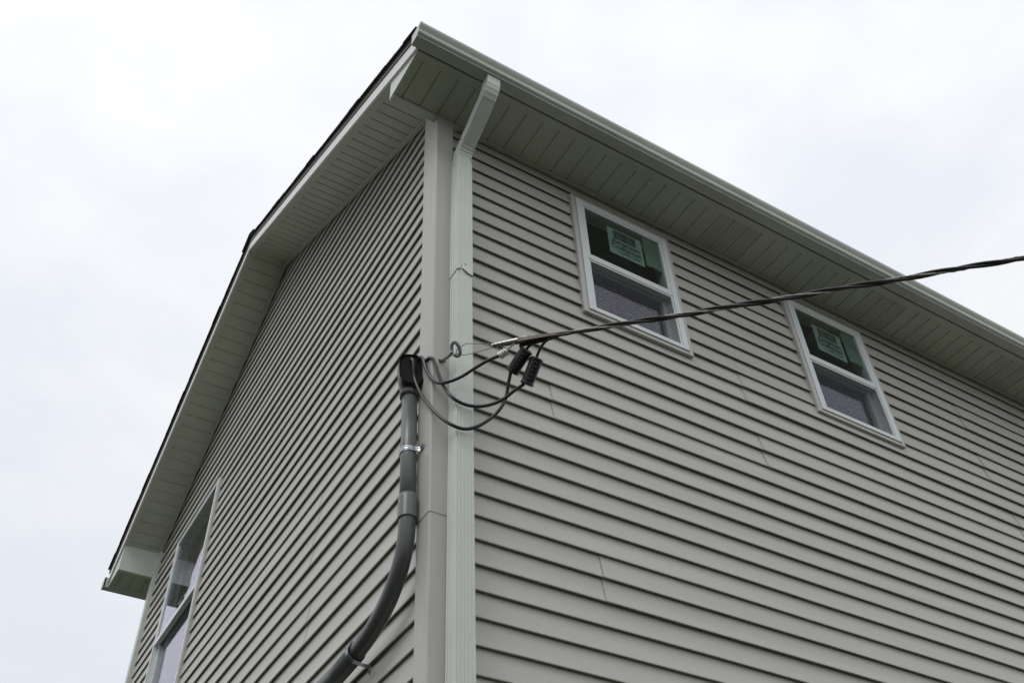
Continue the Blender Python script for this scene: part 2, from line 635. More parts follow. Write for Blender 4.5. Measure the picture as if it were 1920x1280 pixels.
FH = 0.118
for (ya, yb, x0, x1) in ((-YO - .012, YRID, -XO - 0.014, -XO - 0.0012), (YRID, W + YO + .012, -XO - 0.014, -XO - 0.0012)):
    bm = bmesh.new()
    prof = [(ya, rake(ya) - .004), (yb, rake(yb) - .004), (yb, rake(yb) + FH), (ya, rake(ya) + FH)]
    extrude_profile(bm, prof, lambda p, t: (t, p[0], p[1]), x0, x1, closed=True, caps=True)
    build('rake_fascia', bm, M['fascia'], house, DZ)

def roof_slope(sgn):
    m = MR if sgn > 0 else MF
    yend = -YO - 0.045 if sgn > 0 else W + YO + 0.045
    n = 24
    bm = bmesh.new()
    c = 1 / math.sqrt(1 + m * m)
    base = FH + 0.034
    for i in range(n):
        t0, t1 = i / n, (i + 1) / n
        ya = yend + (YRID - yend) * t0
        yb = yend + (YRID - yend) * min(1, t1 + 0.008)
        za, zb = rake(ya) + base, rake(yb) + base
        e = random.uniform(-0.0015, 0.0015) - (0.003 if i % 6 == 0 else 0)
        lift = 0.005
        x0 = -XO - 0.034 + e
        prof = [(ya, za), (ya, za + 0.011 + lift * random.uniform(.5, 1.3)), (yb, zb + 0.012), (yb, zb)]
        extrude_profile(bm, prof, lambda p, t: (t, p[0], p[1]), x0, LEN + XO + .03, closed=True, caps=True)
    # deck and felt below the shingles
    z0, z1 = rake(yend) + FH + .004, rake(YRID) + FH + .004
    prof = [(yend, z0), (yend, z0 + .0295), (YRID, z1 + .0295), (YRID, z1)]
    extrude_profile(bm, prof, lambda p, t: (t, p[0], p[1]), -XO - 0.020, LEN + XO + .02, closed=True, caps=True)
    return build('roof', bm, M['shingle'], house, DZ)
roof_slope(1)
roof_slope(-1)
bm = bmesh.new()
zc = rake(YRID) + FH + 0.044
for i in range(30):
    x0 = -XO - 0.042 + i * 0.33
    prof = [(YRID - 0.13, zc - 0.13 * MR + .004), (YRID - 0.125, zc - 0.125 * MR + .016), (YRID, zc + .026), (YRID + 0.125, zc - 0.125 * MF + .016), (YRID + 0.13, zc - 0.13 * MF + .004), (YRID, zc + 0.012)]
    lift = lambda p, t: (t, p[0], p[1] + 0.006 * (i % 2))
    extrude_profile(bm, prof, lift, x0, x0 + 0.32, closed=True, caps=True)
build('ridge_cap', bm, M['shingle'], house, DZ)
bm = bmesh.new()
for ya, yb in ((-YO - .03, YRID), (YRID, W + YO + .03)):
    prof = [(ya, rake(ya) + FH - .022), (yb, rake(yb) + FH - .022), (yb, rake(yb) + FH + .004), (ya, rake(ya) + FH + .004)]
    extrude_profile(bm, prof, lambda p, t: (t, p[0], p[1]), -XO - 0.0195, -XO - 0.0145, closed=True, caps=True)
build('drip_edge', bm, M['drip'], house, DZ)

# ---------------------------------------------------------------- gutters
def gutter(s):
    fy = (lambda y: y) if s == 0 else (lambda y: W - y)
    bm = bmesh.new()
    b = -YO - 0.0175
    prof = [(b, 0.158), (b, ZS + .002), (b - .002, ZS), (-0.3745, ZS), (-0.3765, ZS + 0.0012), (-0.3766, ZS + 0.0030), (-0.3768, ZS + 0.0085), (-0.3785, ZS + 0.0098), (-0.3850, ZS + 0.0135), (-0.3915, ZS + 0.0195), (-0.3925, ZS + 0.022), (-0.3930, ZS + 0.042), (-0.395, ZS + 0.0465), (-0.400, ZS + 0.0535), (-0.4085, ZS + 0.068), (-0.4105, ZS + 0.078),
            (-0.4105, ZS + 0.086), (-0.409, ZS + 0.0885), (-0.400, ZS + 0.089), (-0.3985, ZS + 0.083)]
    x0, x1 = -XO - 0.040, LEN + XO + 0.03
    segs = [x0, 0.6, 1.8, 3.0, 4.2, 6, x1]
    for a, c in zip(segs[:-1], segs[1:]):
        extrude_profile(bm, prof, lambda p, t: (t, fy(p[0]), p[1]), a, c)
    bmesh.ops.remove_doubles(bm, verts=bm.verts[:], dist=0.0002)
    cap = prof[:18]
    v = [bm.verts.new((x0 - .0008, fy(y), z)) for y, z in cap]
    bm.faces.new(v)
    v2 = [bm.verts.new((x0 + .012, fy(y * 1.0 + (-.0012 if y < -.37 else 0)), z - (.0012 if z < ZS + .01 else 0))) for y, z in cap]
    v3 = [bm.verts.new((x0 - .0014, fy(y * 1.0 + (-.0012 if y < -.37 else 0)), z - (.0012 if z < ZS + .01 else 0))) for y, z in cap]
    for i in range(len(cap) - 1):
        bm.faces.new((v3[i], v3[i + 1], v2[i + 1], v2[i]))
    o = build('gutter', bm, M['gutter'], house, DZ)
    for p in o.data.polygons:
        p.use_smooth = False
    return o
gutter(0)
gutter(1)

# ---------------------------------------------------------------- downspout
def ds_section(w, d, grow=0.0):
    """closed section, local (a across, b outwards); fluted front and sides"""
    w += grow * 2
    d += grow * 2
    pts = []
    def side(ax, ay, bx, by, nx, ny, n):
        for i in range(n):
            for q, dep in ((0.10, 0), (0.16, 1), (0.5, 1.25), (0.84, 1), (0.90, 0)):
                t = (i + q) / n
                pts.append((ax + (bx - ax) * t - nx * dep * 0.0016, ay + (by - ay) * t - ny * dep * 0.0016))
    r = 0.004
    side(-w / 2 + r, d, w / 2 - r, d, 0, 1, 5)
    pts.append((w / 2 - .001, d - .001))
    side(w / 2, d - r, w / 2, r, 1, 0, 3)
    pts.append((w / 2 - .001, .001))
    pts.append((-w / 2 + .001, .001))
    side(-w / 2, r, -w / 2, d - r, -1, 0, 3)
    pts.append((-w / 2 + .001, d - .001))
    return pts

def downspout_piece(stations, sec):
    """stations: (centre of the back face as (x,y,z), outward unit vector, scale)"""
    bm = bmesh.new()
    rings = []
    for (c, o, k) in stations:
        c = Vector(c)
        o = Vector(o).normalized()
        rings.append([bm.verts.new(c + Vector((a * k, 0, 0)) + o * b * k) for a, b in sec])
    n = len(sec)
    for A, B in zip(rings[:-1], rings[1:]):
        for i in range(n):
            bm.faces.new((A[i], A[(i + 1) % n], B[(i + 1) % n], B[i]))
    return bm, rings
DX, DWD, DDP = 0.082, 0.075, 0.062
def offset_path():
    """centre line in (y,z) of the elbows between gutter outlet and wall"""
    st = []
    cy, r = -0.337, 0.125
    st.append((cy, ZS + 0.004, 0.0))
    st.append((cy, 0.038, 0.0))
    ang = math.radians(50)
    for i in range(1, 10):
        t = ang * i / 9
        st.append((cy + r * (1 - math.cos(t)), 0.035 - r * math.sin(t), t))
    y1, z1 = st[-1][0], st[-1][1]
    ye = -0.0585
    ybend = ye - r * (1 - math.cos(ang))
    run = (ybend - y1) / math.sin(ang)
    for f in (0.25, .5, .75):
        st.append((y1 + run * math.sin(ang) * f, z1 - run * math.cos(ang) * f, ang))
    y2, z2 = ybend, z1 - run * math.cos(ang)
    for i in range(0, 10):
        t = ang * (1 - i / 9)
        st.append((ye - r * (1 - math.cos(t)), z2 - r * (math.sin(ang) - math.sin(t)), t))
    st.append((ye, st[-1][1] - 0.05, 0.0))
    return st
sec = ds_section(DWD, DDP)
st3 = []
path = offset_path()
for i, (y, z, t) in enumerate(path):
    o = Vector((0, -math.cos(t), -math.sin(t)))      # outward normal of the front face
    x = DX + 0.016 * max(0, min(1, (z + 0.26) / 0.3))
    bend = (2 <= i <= 11) or (14 <= i <= 24)
    k = 1.0 + (0.03 if (bend and i % 2) else 0.0)
    c = Vector((x, y, z)) - o * DDP / 2
    st3.append((c, o, k))
# pieces: elbow, offset and elbow, sharing the run with small lap steps
zb_el = path[-1][1]
bm, rings = downspout_piece(st3, sec)
downspout = build('downspout', bm, M['trim'], house, DZ)
bm, rings = downspout_piece([((DX, -0.0275, zb_el + .03), (0, -1, 0), 1), ((DX - .001, -0.0275, -0.7), (0, -1, 0), 1), ((DX - .002, -0.0275, -1.12), (0, -1, 0), 1.0), ((DX - .002, -0.0275, -1.165), (0, -1, 0), 1.0)], ds_section(DWD, DDP, 0.0030))
for vtx in rings[-1]:                       # bent, uneven cut edge with a dent
    q = (vtx.co.x - DX) / DWD
    if vtx.co.y < -0.080:
        vtx.co.z += 0.020 * max(0, 1 - abs(q + 0.22) / 0.35) - 0.012 * max(0, q)
        vtx.co.y -= 0.0035 * (1 - abs(q - .1))
        vtx.co.y += 0.010 * max(0, 1 - abs(q + 0.22) / 0.10)
build('pipe_section', bm, M['trim'], downspout)
bm, rings = downspout_piece([((DX - .002, -0.0295, -1.08), (0, -1, 0), .95), ((DX - .002, -0.0295, -1.15), (0, -1, 0), .955), ((DX - .002, -0.0285, -1.21), (0, -1, 0), 1.0), ((DX - .001, -0.0275, -2.4), (0, -1, 0), 1), ((DX + .003, -0.0275, -H + .15), (0, -1, 0), 1)], ds_section(DWD, DDP, 0.0010))
build('pipe_section', bm, M['trim'], downspout)
for (x, y, z) in ((DX + .001, -0.0935, -1.112), (DX - .040, -0.065, -0.36), (DX - .039, -0.12, -0.205), (DX - .036, -0.18, -0.14)):
    bm = bmesh.new()
    bmesh.ops.create_uvsphere(bm, u_segments=10, v_segments=6, radius=0.0038, matrix=Matrix.Translation((x, y, z)))
    build('screw', bm, M['dullsteel'], downspout)

# ---------------------------------------------------------------- windows
def ring_frame(bm, x0, z0, x1, z1, wl, wr, wb, wt, y0, y1, bev=0.0018):
    bbox(bm, (x0, y0, z0), (x0 + wl, y1, z1), bev)
    bbox(bm, (x1 - wr, y0, z0), (x1, y1, z1), bev)
    bbox(bm, (x0 + wl, y0 + .0006, z0), (x1 - wr, y1, z0 + wb), bev)
    bbox(bm, (x0 + wl, y0 + .0006, z1 - wt), (x1 - wr, y1, z1), bev)

def text_into(bm, body, size, x, y, z, width=None, mi=1, bold=0.0):
    cu = bpy.data.curves.new('lettering', 'FONT')
    cu.body = body
    cu.size = size
    cu.offset = bold
    cu.resolution_u = 3
    ob = bpy.data.objects.new('lettering', cu)
    COL.objects.link(ob)
    dg = bpy.context.evaluated_depsgraph_get()
    dg.update()
    me = bpy.data.meshes.new_from_object(ob.evaluated_get(dg))
    bpy.data.objects.remove(ob)
    xs = [q.co.x for q in me.vertices]
    w = max(xs) - min(xs)
    kx = (width / w) if width else 1.0
    vs = [bm.verts.new((x + (q.co.x - min(xs)) * kx, y, z + q.co.y)) for q in me.vertices]
    for p in me.polygons:
        try:
            f = bm.faces.new([vs[i] for i in p.vertices])
            f.material_index = mi
        except ValueError:
            pass
    bpy.data.meshes.remove(me)

def disc(bm, cx, y, cz, rx, rz, mi, n=14, ph=0.0):
    vs = [bm.verts.new((cx + rx * math.cos(2 * math.pi * i / n) * (1 + .15 * math.sin(3 * i + ph)), y, cz + rz * math.sin(2 * math.pi * i / n))) for i in range(n)]
    bm.faces.new(vs).material_index = mi

def window(loc, rot, Wd, Hd, rail, label, screen=True, face=0.054, stick=None, casing=0.029, deep=0.036):
    """local x to the right seen from outside, -y outwards, z up; origin at the lower left casing corner"""
    c = casing
    bm = bmesh.new()      # the vinyl main frame
    ring_frame(bm, c, c - .005, Wd - c, Hd - c, face - .02, face - .02, 0.022, face - .018, -0.019, 0.075)
    win = build('window', bm, M['window_white'], house, (loc[0], loc[1], loc[2] + H))
    win.rotation_euler = (0, 0, rot)
    win['label'] = label
    bm = bmesh.new()      # J-channel casing, mitred look
    ring_frame(bm, 0, 0, Wd, Hd, c - .0008, c - .0008, c * .8, c - .0008, -0.013, 0.02, 0.003)
    build('casing', bm, M['casing'], win)
    i0, i1 = c + face - .02, Wd - c - face + .02
    top, bot = Hd - c - face + .018, c + .017
    bm = bmesh.new()      # upper sash with meeting rail
    ring_frame(bm, i0 + .0005, rail, i1 - .0005, top - .0005, 0.018, 0.018, 0.042, 0.016, -0.0165, 0.028)
    build('upper_sash', bm, M['window_white'], win)
    bm = bmesh.new()
    box(bm, (i0 + .016, -0.0080, rail + .04), (i1 - .016, -0.0045, top - .014))
    build('glass_pane', bm, M['glass'], win)
    bm = bmesh.new()      # lower sash, set back
    ring_frame(bm, i0 + .0005, bot + .0005, i1 - .0005, rail + .030, 0.032, 0.032, 0.034, 0.03, deep, deep + .034)
    build('lower_sash', bm, M['window_white'], win)
    bm = bmesh.new()
    box(bm, (i0 + .03, deep + .012, bot + .032), (i1 - .03, deep + .0155, rail + .002))
    build('glass_pane', bm, M['glass'], win)
    if screen:
        bm = bmesh.new()
        ring_frame(bm, i0 + .001, bot + .001, i1 - .001, rail - .004, 0.011, 0.011, 0.011, 0.010, -0.0145, -0.0035, 0.001)
        build('screen_frame', bm, M['window_white'], win)
        bm = bmesh.new()
        box(bm, (i0 + .010, -0.0085, bot + .010), (i1 - .010, -0.0080, rail - .012))
        build('insect_screen', bm, M['screen'], win)
    if stick:
        dx, dz, tilt = stick
        ys = 0.000
        bm = bmesh.new()
        x0, x1, z0, z1 = 0.234 + dx, 0.466 + dx, 0.588 + dz, 0.808 + dz
        box(bm, (x0, ys, z0), (x1, ys + .0008, z1))
        q = lambda a, b, z, mi: bm.faces.new([bm.verts.new((px, ys - z, pz)) for px, pz in ((a[0], a[1]), (b[0], a[1]), (b[0], b[1]), (a[0], b[1]))])
        f = q((x0 + .040, z0 + .136), (x0 + .190, z0 + .206), .0004, 1)
        f.material_index = 1
        disc(bm, x0 + .078, ys - .0008, z0 + .166, .026, .022, 2, ph=1)
        disc(bm, x0 + .142, ys - .0008, z0 + .170, .022, .024, 2, ph=2)
        disc(bm, x0 + .172, ys - .0008, z0 + .152, .010, .008, 2, ph=3)
        text_into(bm, 'American', 0.050, x0 + .018, ys - .0006, z0 + .096, .194, 1, .0022)
        text_into(bm, 'Craftsman', 0.052, x0 + .016, ys - .0006, z0 + .055, .200, 1, .0022)
        text_into(bm, 'by', 0.024, x0 + .055, ys - .0006, z0 + .026, None, 1, .0005)
        disc(bm, x0 + .094, ys - .0006, z0 + .031, .010, .009, 1, ph=0)
        text_into(bm, 'Ply Gem', 0.028, x0 + .110, ys - .0006, z0 + .024, .098, 1, .0012)
        bmesh.ops.rotate(bm, verts=bm.verts[:], cent=((x0 + x1) / 2, ys, (z0 + z1) / 2), matrix=Matrix.Rotation(tilt, 3, 'Y'))
        build('sticker', bm, [M['stk'], M['ink'], M['ink_mid']], win)
        bm = bmesh.new()
        prof = [(0.481 + dx * .4, 0.862 + dz), (0.587 + dx * .3, 0.866 + dz), (0.588 + dx * .3, 0.616 + dz), (0.545 + dx * .3, 0.622 + dz), (0.481 + dx * .4, 0.613 + dz)]
        extrude_profile(bm, prof, lambda p, t: (p[0], t, p[1]), ys + .001, ys + .002, closed=True, caps=True)
        build('paper_label', bm, M['film'], win)
    return win
window((WX1, 0, WZB), 0, WW, WH, 0.420, 'white double-hung window with sticker, nearer the downspout', stick=(0, 0, 0.0))
window((WX2, 0, WZB), 0, WW, WH, 0.420, 'white double-hung window with sticker, farther from the downspout', stick=(-.022, -.018, math.radians(2)))
window((0, GY1, GZT - GH), -math.pi / 2, GY1 - GY0, GH, 0.80, 'tall white window reflecting the sky on the gable wall', screen=False, face=0.040, casing=0.012, deep=0.016)

# ---------------------------------------------------------------- service mast (conduit, weatherhead, straps)
PX = -0.062
mast = empty('service_conduit', (PX, 0.09, 0))
tag(mast, 'grey plastic conduit with black weatherhead strapped to the gable wall', 'conduit')
def rel(p, root):
    return Vector(p) - root.location
PR = 0.0305
pts = [(PX, 0.104, 4.30), (PX, 0.085, 3.958), (PX, 0.068, 3.66)]
bm = bmesh.new()
tube(bm, [rel(p, mast) for p in pts], PR, 28)
build('pipe', bm, M['pipe'], mast)
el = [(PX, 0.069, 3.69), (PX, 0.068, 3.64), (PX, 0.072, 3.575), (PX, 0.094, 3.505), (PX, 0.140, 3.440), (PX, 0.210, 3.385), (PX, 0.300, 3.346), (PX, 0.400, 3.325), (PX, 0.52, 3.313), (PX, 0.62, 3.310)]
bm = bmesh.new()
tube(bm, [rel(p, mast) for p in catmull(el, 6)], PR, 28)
build('elbow', bm, M['pipe_shaded'], mast)
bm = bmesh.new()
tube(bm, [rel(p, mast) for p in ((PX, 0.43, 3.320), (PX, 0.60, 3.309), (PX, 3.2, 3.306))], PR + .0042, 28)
build('pipe', bm, M['pipe_shaded'], mast)
bm = bmesh.new()
tube(bm, [rel(p, mast) for p in ((PX, 0.0715, 3.757), (PX, 0.0712, 3.742), (PX, 0.0692, 3.655), (PX, 0.0691, 3.652))], lambda t: PR + (.0010 if t == 0.0 else .0048 if t < .9 else .0052), 28)
build('coupling', bm, M['pipe'], mast)

def strap(root, c, axis, tabdir, tab_end, wall_x):
    """one-hole strap: ribbed band round the pipe with a flat tab against the wall"""
    c = Vector(c)
    axis = Vector(axis).normalized()
    out = Vector((-1, 0, 0))
    tabdir = Vector(tabdir).normalized()
    bm = bmesh.new()
    prof = [(-.012, .0016), (-.010, .0028), (-.006, .0052), (-.002, .0022), (.002, .0022), (.006, .0052), (.010, .0028), (.012, .0016)]
    n = 26
    rows = []
    for i in range(n + 1):
        a = math.radians(-100 + 190 * i / n)            # 90 deg ends on the tab side
        d = out * math.cos(a) + tabdir * math.sin(a)
        rows.append([bm.verts.new(c + axis * s + d * (PR + .001 + h) - root.location) for s, h in prof])
    # the tab leaves tangentially towards the wall, then lies flat
    e = c + tabdir * (PR + .0035)
    tabs = [e + Vector((.010, 0, 0)) + tabdir * .001, Vector((wall_x + .001, e.y, e.z)) + tabdir * .004, Vector((wall_x, e.y, e.z)) + tabdir * (tab_end * .55), Vector((wall_x, e.y, e.z)) + tabdir * (tab_end * .85), Vector((wall_x, e.y, e.z)) + tabdir * tab_end]
    for j, t in enumerate(tabs):
        k = (1, 1, 1, .8, .35)[j]
        rows.append([bm.verts.new(t + axis * s * k + Vector((-h * .4, 0, 0)) - root.location) for s, h in prof])
    for A, B in zip(rows[:-1], rows[1:]):
        for i in range(len(prof) - 1):
            f = bm.faces.new((A[i], A[i + 1], B[i + 1], B[i]))
            f.smooth = True
    bmesh.ops.solidify(bm, geom=bm.faces[:], thickness=0.0012)
    st = build('pipe_strap', bm, M['steel'], root)
    bm = bmesh.new()
    p = Vector((wall_x - .003, e.y, e.z)) + tabdir * (tab_end * .62) - root.location
    tube(bm, [p + Vector((.001, 0, 0)), p + Vector((-.002, 0, 0)), p + Vector((-.0045, 0, 0))], lambda t: (.0062, .0062, .004)[round(t * 2)], 12)
    build('screw', bm, M['dullsteel'], st)
strap(mast, (PX, 0.0855, 3.962), (0, 0.05, 1), (0, -1, 0.05), 0.034, -0.034)
PR_keep = PR
PR = PR + .0042
strap(mast, (PX, 0.432, 3.320), (0, 1, -0.03), (0, -.05, -1), 0.034, -0.006)
PR = PR_keep

# weatherhead
FWD = Vector((-0.30, -0.95, 0)).normalized()
LAT = Vector((FWD.y, -FWD.x, 0))
UPV = Vector((0, 0, 1))
hc = Vector((PX, 0.104, 4.268))
def hp(u, l_, v_):
    return hc + FWD * u + LAT * l_ + UPV * v_ - mast.location
bm = bmesh.new()
NSEG = 32
def sq(v, e):
    return math.copysign(abs(v) ** e, v)
rings = []
# each ring is an ellipse from a front point F to a back point B (u,v), half width hw
for (fu, fv, bu, bv, hw) in ((.038, -.020, -.038, -.020, .038), (.038, .000, -.038, .004, .038), (.0385, .002, -.0385, .012, .0385), (.0385, .004, -.040, .060, .044), (.040, .006, -.038, .105, .049),
                             (.042, .008, -.028, .145, .053), (.045, .010, -.008, .172, .055), (.049, .012, .018, .186, .054), (.052, .014, .034, .188, .052)):
    cu, cv = (fu + bu) / 2, (fv + bv) / 2
    au, av = (fu - bu) / 2, (fv - bv) / 2
    e_ = 1 - 0.055 * max(0, len(rings) - 2)
    rings.append([bm.verts.new(hp(cu + au * sq(math.cos(a), e_), hw * sq(math.sin(a), e_), cv + av * sq(math.cos(a), e_))) for a in (2 * math.pi * i / NSEG for i in range(NSEG))])
for ri, (A, B) in enumerate(zip(rings[:-1], rings[1:])):
    for i in range(NSEG):
        f = bm.faces.new((A[i], A[(i + 1) % NSEG], B[(i + 1) % NSEG], B[i]))
        f.smooth = True
        f.material_index = 0 if ri < 1 else 1
bm.faces.new(rings[0][::-1])
head = build('weatherhead', bm, [M['pipe'], M['hood']], mast)
bm = bmesh.new()
pl = []
for s, du in ((.955, -.001), (.93, -.006), (.5, -.008)):
    fu, fv, bu, bv, hw = (.052, .014, .034, .188, .052)
    cu, cv = (fu + bu) / 2, (fv + bv) / 2
    au, av = (fu - bu) / 2, (fv - bv) / 2
    pl.append([bm.verts.new(hp(cu + du + au * s * sq(math.cos(a), .67), hw * s * sq(math.sin(a), .67), cv + av * s * sq(math.cos(a), .67))) for a in (2 * math.pi * i / NSEG for i in range(NSEG))])
for A, B in zip(pl[:-1], pl[1:]):
    for i in range(NSEG):
        bm.faces.new((A[i], A[(i + 1) % NSEG], B[(i + 1) % NSEG], B[i]))
bm.faces.new(pl[-1])
build('wire_plate', bm, M['black'], head)

# ---------------------------------------------------------------- service wires
WA = [(-0.049, 0.064, 4.429), (-0.053, 0.04, 4.423), (-0.049, 0.022, 4.401), (-0.045, 0.012, 4.364), (-0.042, -0.003, 4.318), (-0.034, -0.033, 4.255), (-0.017, -0.06, 4.218), (0.005, -0.104, 4.2), (0.042, -0.138, 4.216), (0.086, -0.189, 4.249), (0.116, -0.227, 4.265), (0.144, -0.25, 4.277)]
WB = [(-0.074, 0.085, 4.424), (-0.079, 0.066, 4.423), (-0.075, 0.057, 4.4), (-0.07, 0.06, 4.366), (-0.062, 0.064, 4.322), (-0.054, 0.037, 4.242), (-0.043, -0.017, 4.139), (-0.016, -0.064, 4.05), (0.023, -0.103, 3.991), (0.071, -0.112, 3.986), (0.118, -0.127, 4.008), (0.167, -0.148, 4.056), (0.194, -0.174, 4.1), (0.205, -0.192, 4.144), (0.203, -0.211, 4.182), (0.2, -0.238, 4.228)]
WC = [(-0.028, 0.032, 4.401), (-0.035, 0.006, 4.392), (-0.037, -0.018, 4.379), (-0.036, -0.038, 4.359), (-0.029, -0.043, 4.338), (-0.014, -0.053, 4.267), (0.005, -0.067, 4.198), (0.024, -0.099, 4.13), (0.068, -0.11, 4.107), (0.122, -0.122, 4.109), (0.166, -0.152, 4.117), (0.197, -0.187, 4.13), (0.22, -0.22, 4.152), (0.249, -0.251, 4.176)]

WR = 0.0068
def cable_path(P):
    return catmull(P, 6)
def pts_rel(P, root):
    return [Vector(p) - root.location for p in P]

wa = empty('service_wire', WA[0])
tag(wa, 'black wire from the weatherhead to the silver crimp connector', 'wire', 'service wires looping from the weatherhead')
bm = bmesh.new()
tube(bm, pts_rel(cable_path(WA), wa), WR, 14)
build('insulated_wire', bm, M['rubber'], wa)
# silver compression connector with crimp bites
ca, cb = Vector((0.1435, -0.2485, 4.2765)), Vector((0.163, -0.279, 4.291))
bm = bmesh.new()
N = 22
tube(bm, pts_rel([ca.lerp(cb, i / N) for i in range(N + 1)], wa), lambda t: 0.0185 * (1.0 - (0.22 if (round(t * N) % 6) in (2, 3) else 0)) * (0.8 if t < 0.03 or t > .97 else 1), 10)
build('crimp_connector', bm, M['alu'], wa)
BARE = catmull([cb, (0.1635, -0.285, 4.2935), (0.171, -0.31, 4.301), (0.181, -0.336, 4.309), (0.196, -0.352, 4.309)], 6)
bm = bmesh.new()
F = frames(BARE)
for s in range(5):
    P = [p + (F[i][0] * math.cos(i * .55 + s * 1.2566) + F[i][1] * math.sin(i * .55 + s * 1.2566)) * 0.0026 for i, p in enumerate(BARE)]
    tube(bm, pts_rel(P, wa), 0.0019, 6)
build('bare_strand', bm, M['alu'], wa)

def splice(root, a, b):
    """rubber splice cover: a fat split tube with flanged ends and a row of snap tabs"""
    a, b = Vector(a), Vector(b)
    ax = (b - a).normalized()
    bm = bmesh.new()
    N = 30
    def r(t):
        e = min(t, 1 - t)
        if e < 0.02:
            return 0.0205
        if e < 0.10:
            return 0.0270
        if e < 0.14:
            return 0.0240
        return 0.0248
    tube(bm, [a.lerp(b, i / N) - root.location for i in range(N + 1)], r, 20)
    cv = build('splice_cover', bm, M['cover'], root)
    view = Vector((-0.45, -0.62, -0.64))
    side = (view - ax * view.dot(ax)).normalized()
    o2 = ax.cross(side)
    bm = bmesh.new()
    for q in (-1, 1):                       # seam lips
        for i in range(5):
            t0, t1 = 0.13 + i * .15, 0.13 + i * .15 + .135
            d = (side * .96 + o2 * (0.10 + q * 0.10 + (.09 if i % 2 else -.04))).normalized()
            p0, p1 = a.lerp(b, t0) + d * .0240, a.lerp(b, t1) + d * .0240
            tube(bm, pts_rel([p0, p0.lerp(p1, .1), p0.lerp(p1, .9), p1], root), lambda t: .0028 if t in (0, 1) else .0042, 6)
    build('snap_tab', bm, M['cover'], cv)
wb = empty('service_wire', WB[0])
tag(wb, 'black wire hanging in the lowest loop to the upper splice cover', 'wire', 'service wires looping from the weatherhead')
bm = bmesh.new()
tube(bm, pts_rel(cable_path(WB), wb), WR, 14)
build('insulated_wire', bm, M['rubber'], wb)
splice(wb, (0.206, -0.236, 4.230), (0.2215, -0.3265, 4.284))
bm = bmesh.new()
tube(bm, pts_rel(catmull([(0.2195, -0.318, 4.279), (0.2225, -0.334, 4.2895), (0.229, -0.352, 4.294), (0.240, -0.374, 4.298), (0.262, -0.404, 4.3), (0.285, -0.43, 4.301), (0.33, -0.468, 4.299)], 6), wb), 0.0054, 12)
build('drop_lead', bm, M['rubber'], wb)
wc = empty('service_wire', WC[0])
tag(wc, 'black wire in the middle loop to the lower splice cover', 'wire', 'service wires looping from the weatherhead')
bm = bmesh.new()
tube(bm, pts_rel(cable_path(WC), wc), WR, 14)
build('insulated_wire', bm, M['rubber'], wc)
splice(wc, (0.257, -0.256, 4.172), (0.2625, -0.332, 4.253))
bm = bmesh.new()
tube(bm, pts_rel(catmull([(0.2618, -0.325, 4.246), (0.2606, -0.338, 4.262), (0.259, -0.366, 4.277), (0.264, -0.395, 4.288), (0.282, -0.428, 4.293), (0.33, -0.474, 4.295)], 6), wc), 0.0054, 12)
build('drop_lead', bm, M['rubber'], wc)

# ---------------------------------------------------------------- eye hook
hook = empty('eye_hook', (0.010, -0.0285, 4.374))
tag(hook, 'grey iron pigtail eye hook screwed into the corner post', 'hook')
SH = [(0.013, -0.014, 4.378), (0.010, -0.034, 4.370), (0.003, -0.095, 4.339), (-0.001, -0.133, 4.321)]
bm = bmesh.new()
tube(bm, pts_rel(SH, hook), 0.0068, 12)
build('shank', bm, M['dullsteel'], hook)
RG = [(-0.001, -0.133, 4.321), (-0.003, -0.136, 4.336), (-0.009, -0.148, 4.352), (-0.004, -0.161, 4.358), (0.008, -0.163, 4.350), (0.022, -0.157, 4.334), (0.028, -0.145, 4.320), (0.021, -0.135, 4.316), (0.009, -0.133, 4.321)]
bm = bmesh.new()
tube(bm, pts_rel(catmull(RG, 6), hook), 0.0074, 12)
build('eye', bm, M['dullsteel'], hook)
bm = bmesh.new()
vs = []
for i in range(18):
    a = 2 * math.pi * i / 18
    r = 0.013 * (1 + .35 * math.sin(2 * a + .6) + .18 * math.sin(5 * a))
    vs.append((r * math.cos(a), r * .9 * math.sin(a)))
A = [bm.verts.new((x, -0.001, z)) for x, z in vs]
B = [bm.verts.new((x * .6, -0.004, z * .6)) for x, z in vs]
for i in range(18):
    bm.faces.new((A[i], A[(i + 1) % 18], B[(i + 1) % 18], B[i]))
bm.faces.new(B)
build('sealant', bm, M['sealant'], hook)

# ---------------------------------------------------------------- dead-end clamp
cl = empty('wedge_clamp', (0.15, -0.29, 4.31))
tag(cl, 'metal dead-end wedge clamp with wire bail between eye hook and overhead cable', 'clamp')
BAIL = [(0.120, -0.266, 4.317), (0.069, -0.220, 4.333), (0.036, -0.191, 4.343), (0.026, -0.176, 4.342), (0.012, -0.150, 4.333), (0.020, -0.139, 4.322), (0.030, -0.148, 4.317), (0.046, -0.162, 4.313), (0.068, -0.186, 4.311), (0.091, -0.217, 4.310), (0.120, -0.256, 4.309)]
bm = bmesh.new()
tube(bm, pts_rel(catmull(BAIL, 5), cl), 0.0017, 8)
build('bail', bm, M['dullsteel'], cl)
a, b = Vector((0.111, -0.252, 4.313)), Vector((0.205, -0.352, 4.308))
d = (b - a).normalized()
up = Vector((-0.05, 0.25, 0.97))
up = (up - d * up.dot(d)).normalized()
si = d.cross(up)
def cb_(t, s, u):
    return a + d * t + si * s + up * u - cl.location
bm = bmesh.new()   # channel shaped keeper with punched holes
ln_ = (b - a).length
prof = [(-.0105, -.004), (-.0095, .006), (-.006, .0095), (.006, .0095), (.0095, .006), (.0105, -.004)]
R0 = []
for t, k in ((0, .75), (.012, .85), (.05, 1.0), (.10, 1.15), (ln_, 1.25)):
    R0.append([bm.verts.new(cb_(t, s * k, u * k)) for s, u in prof])
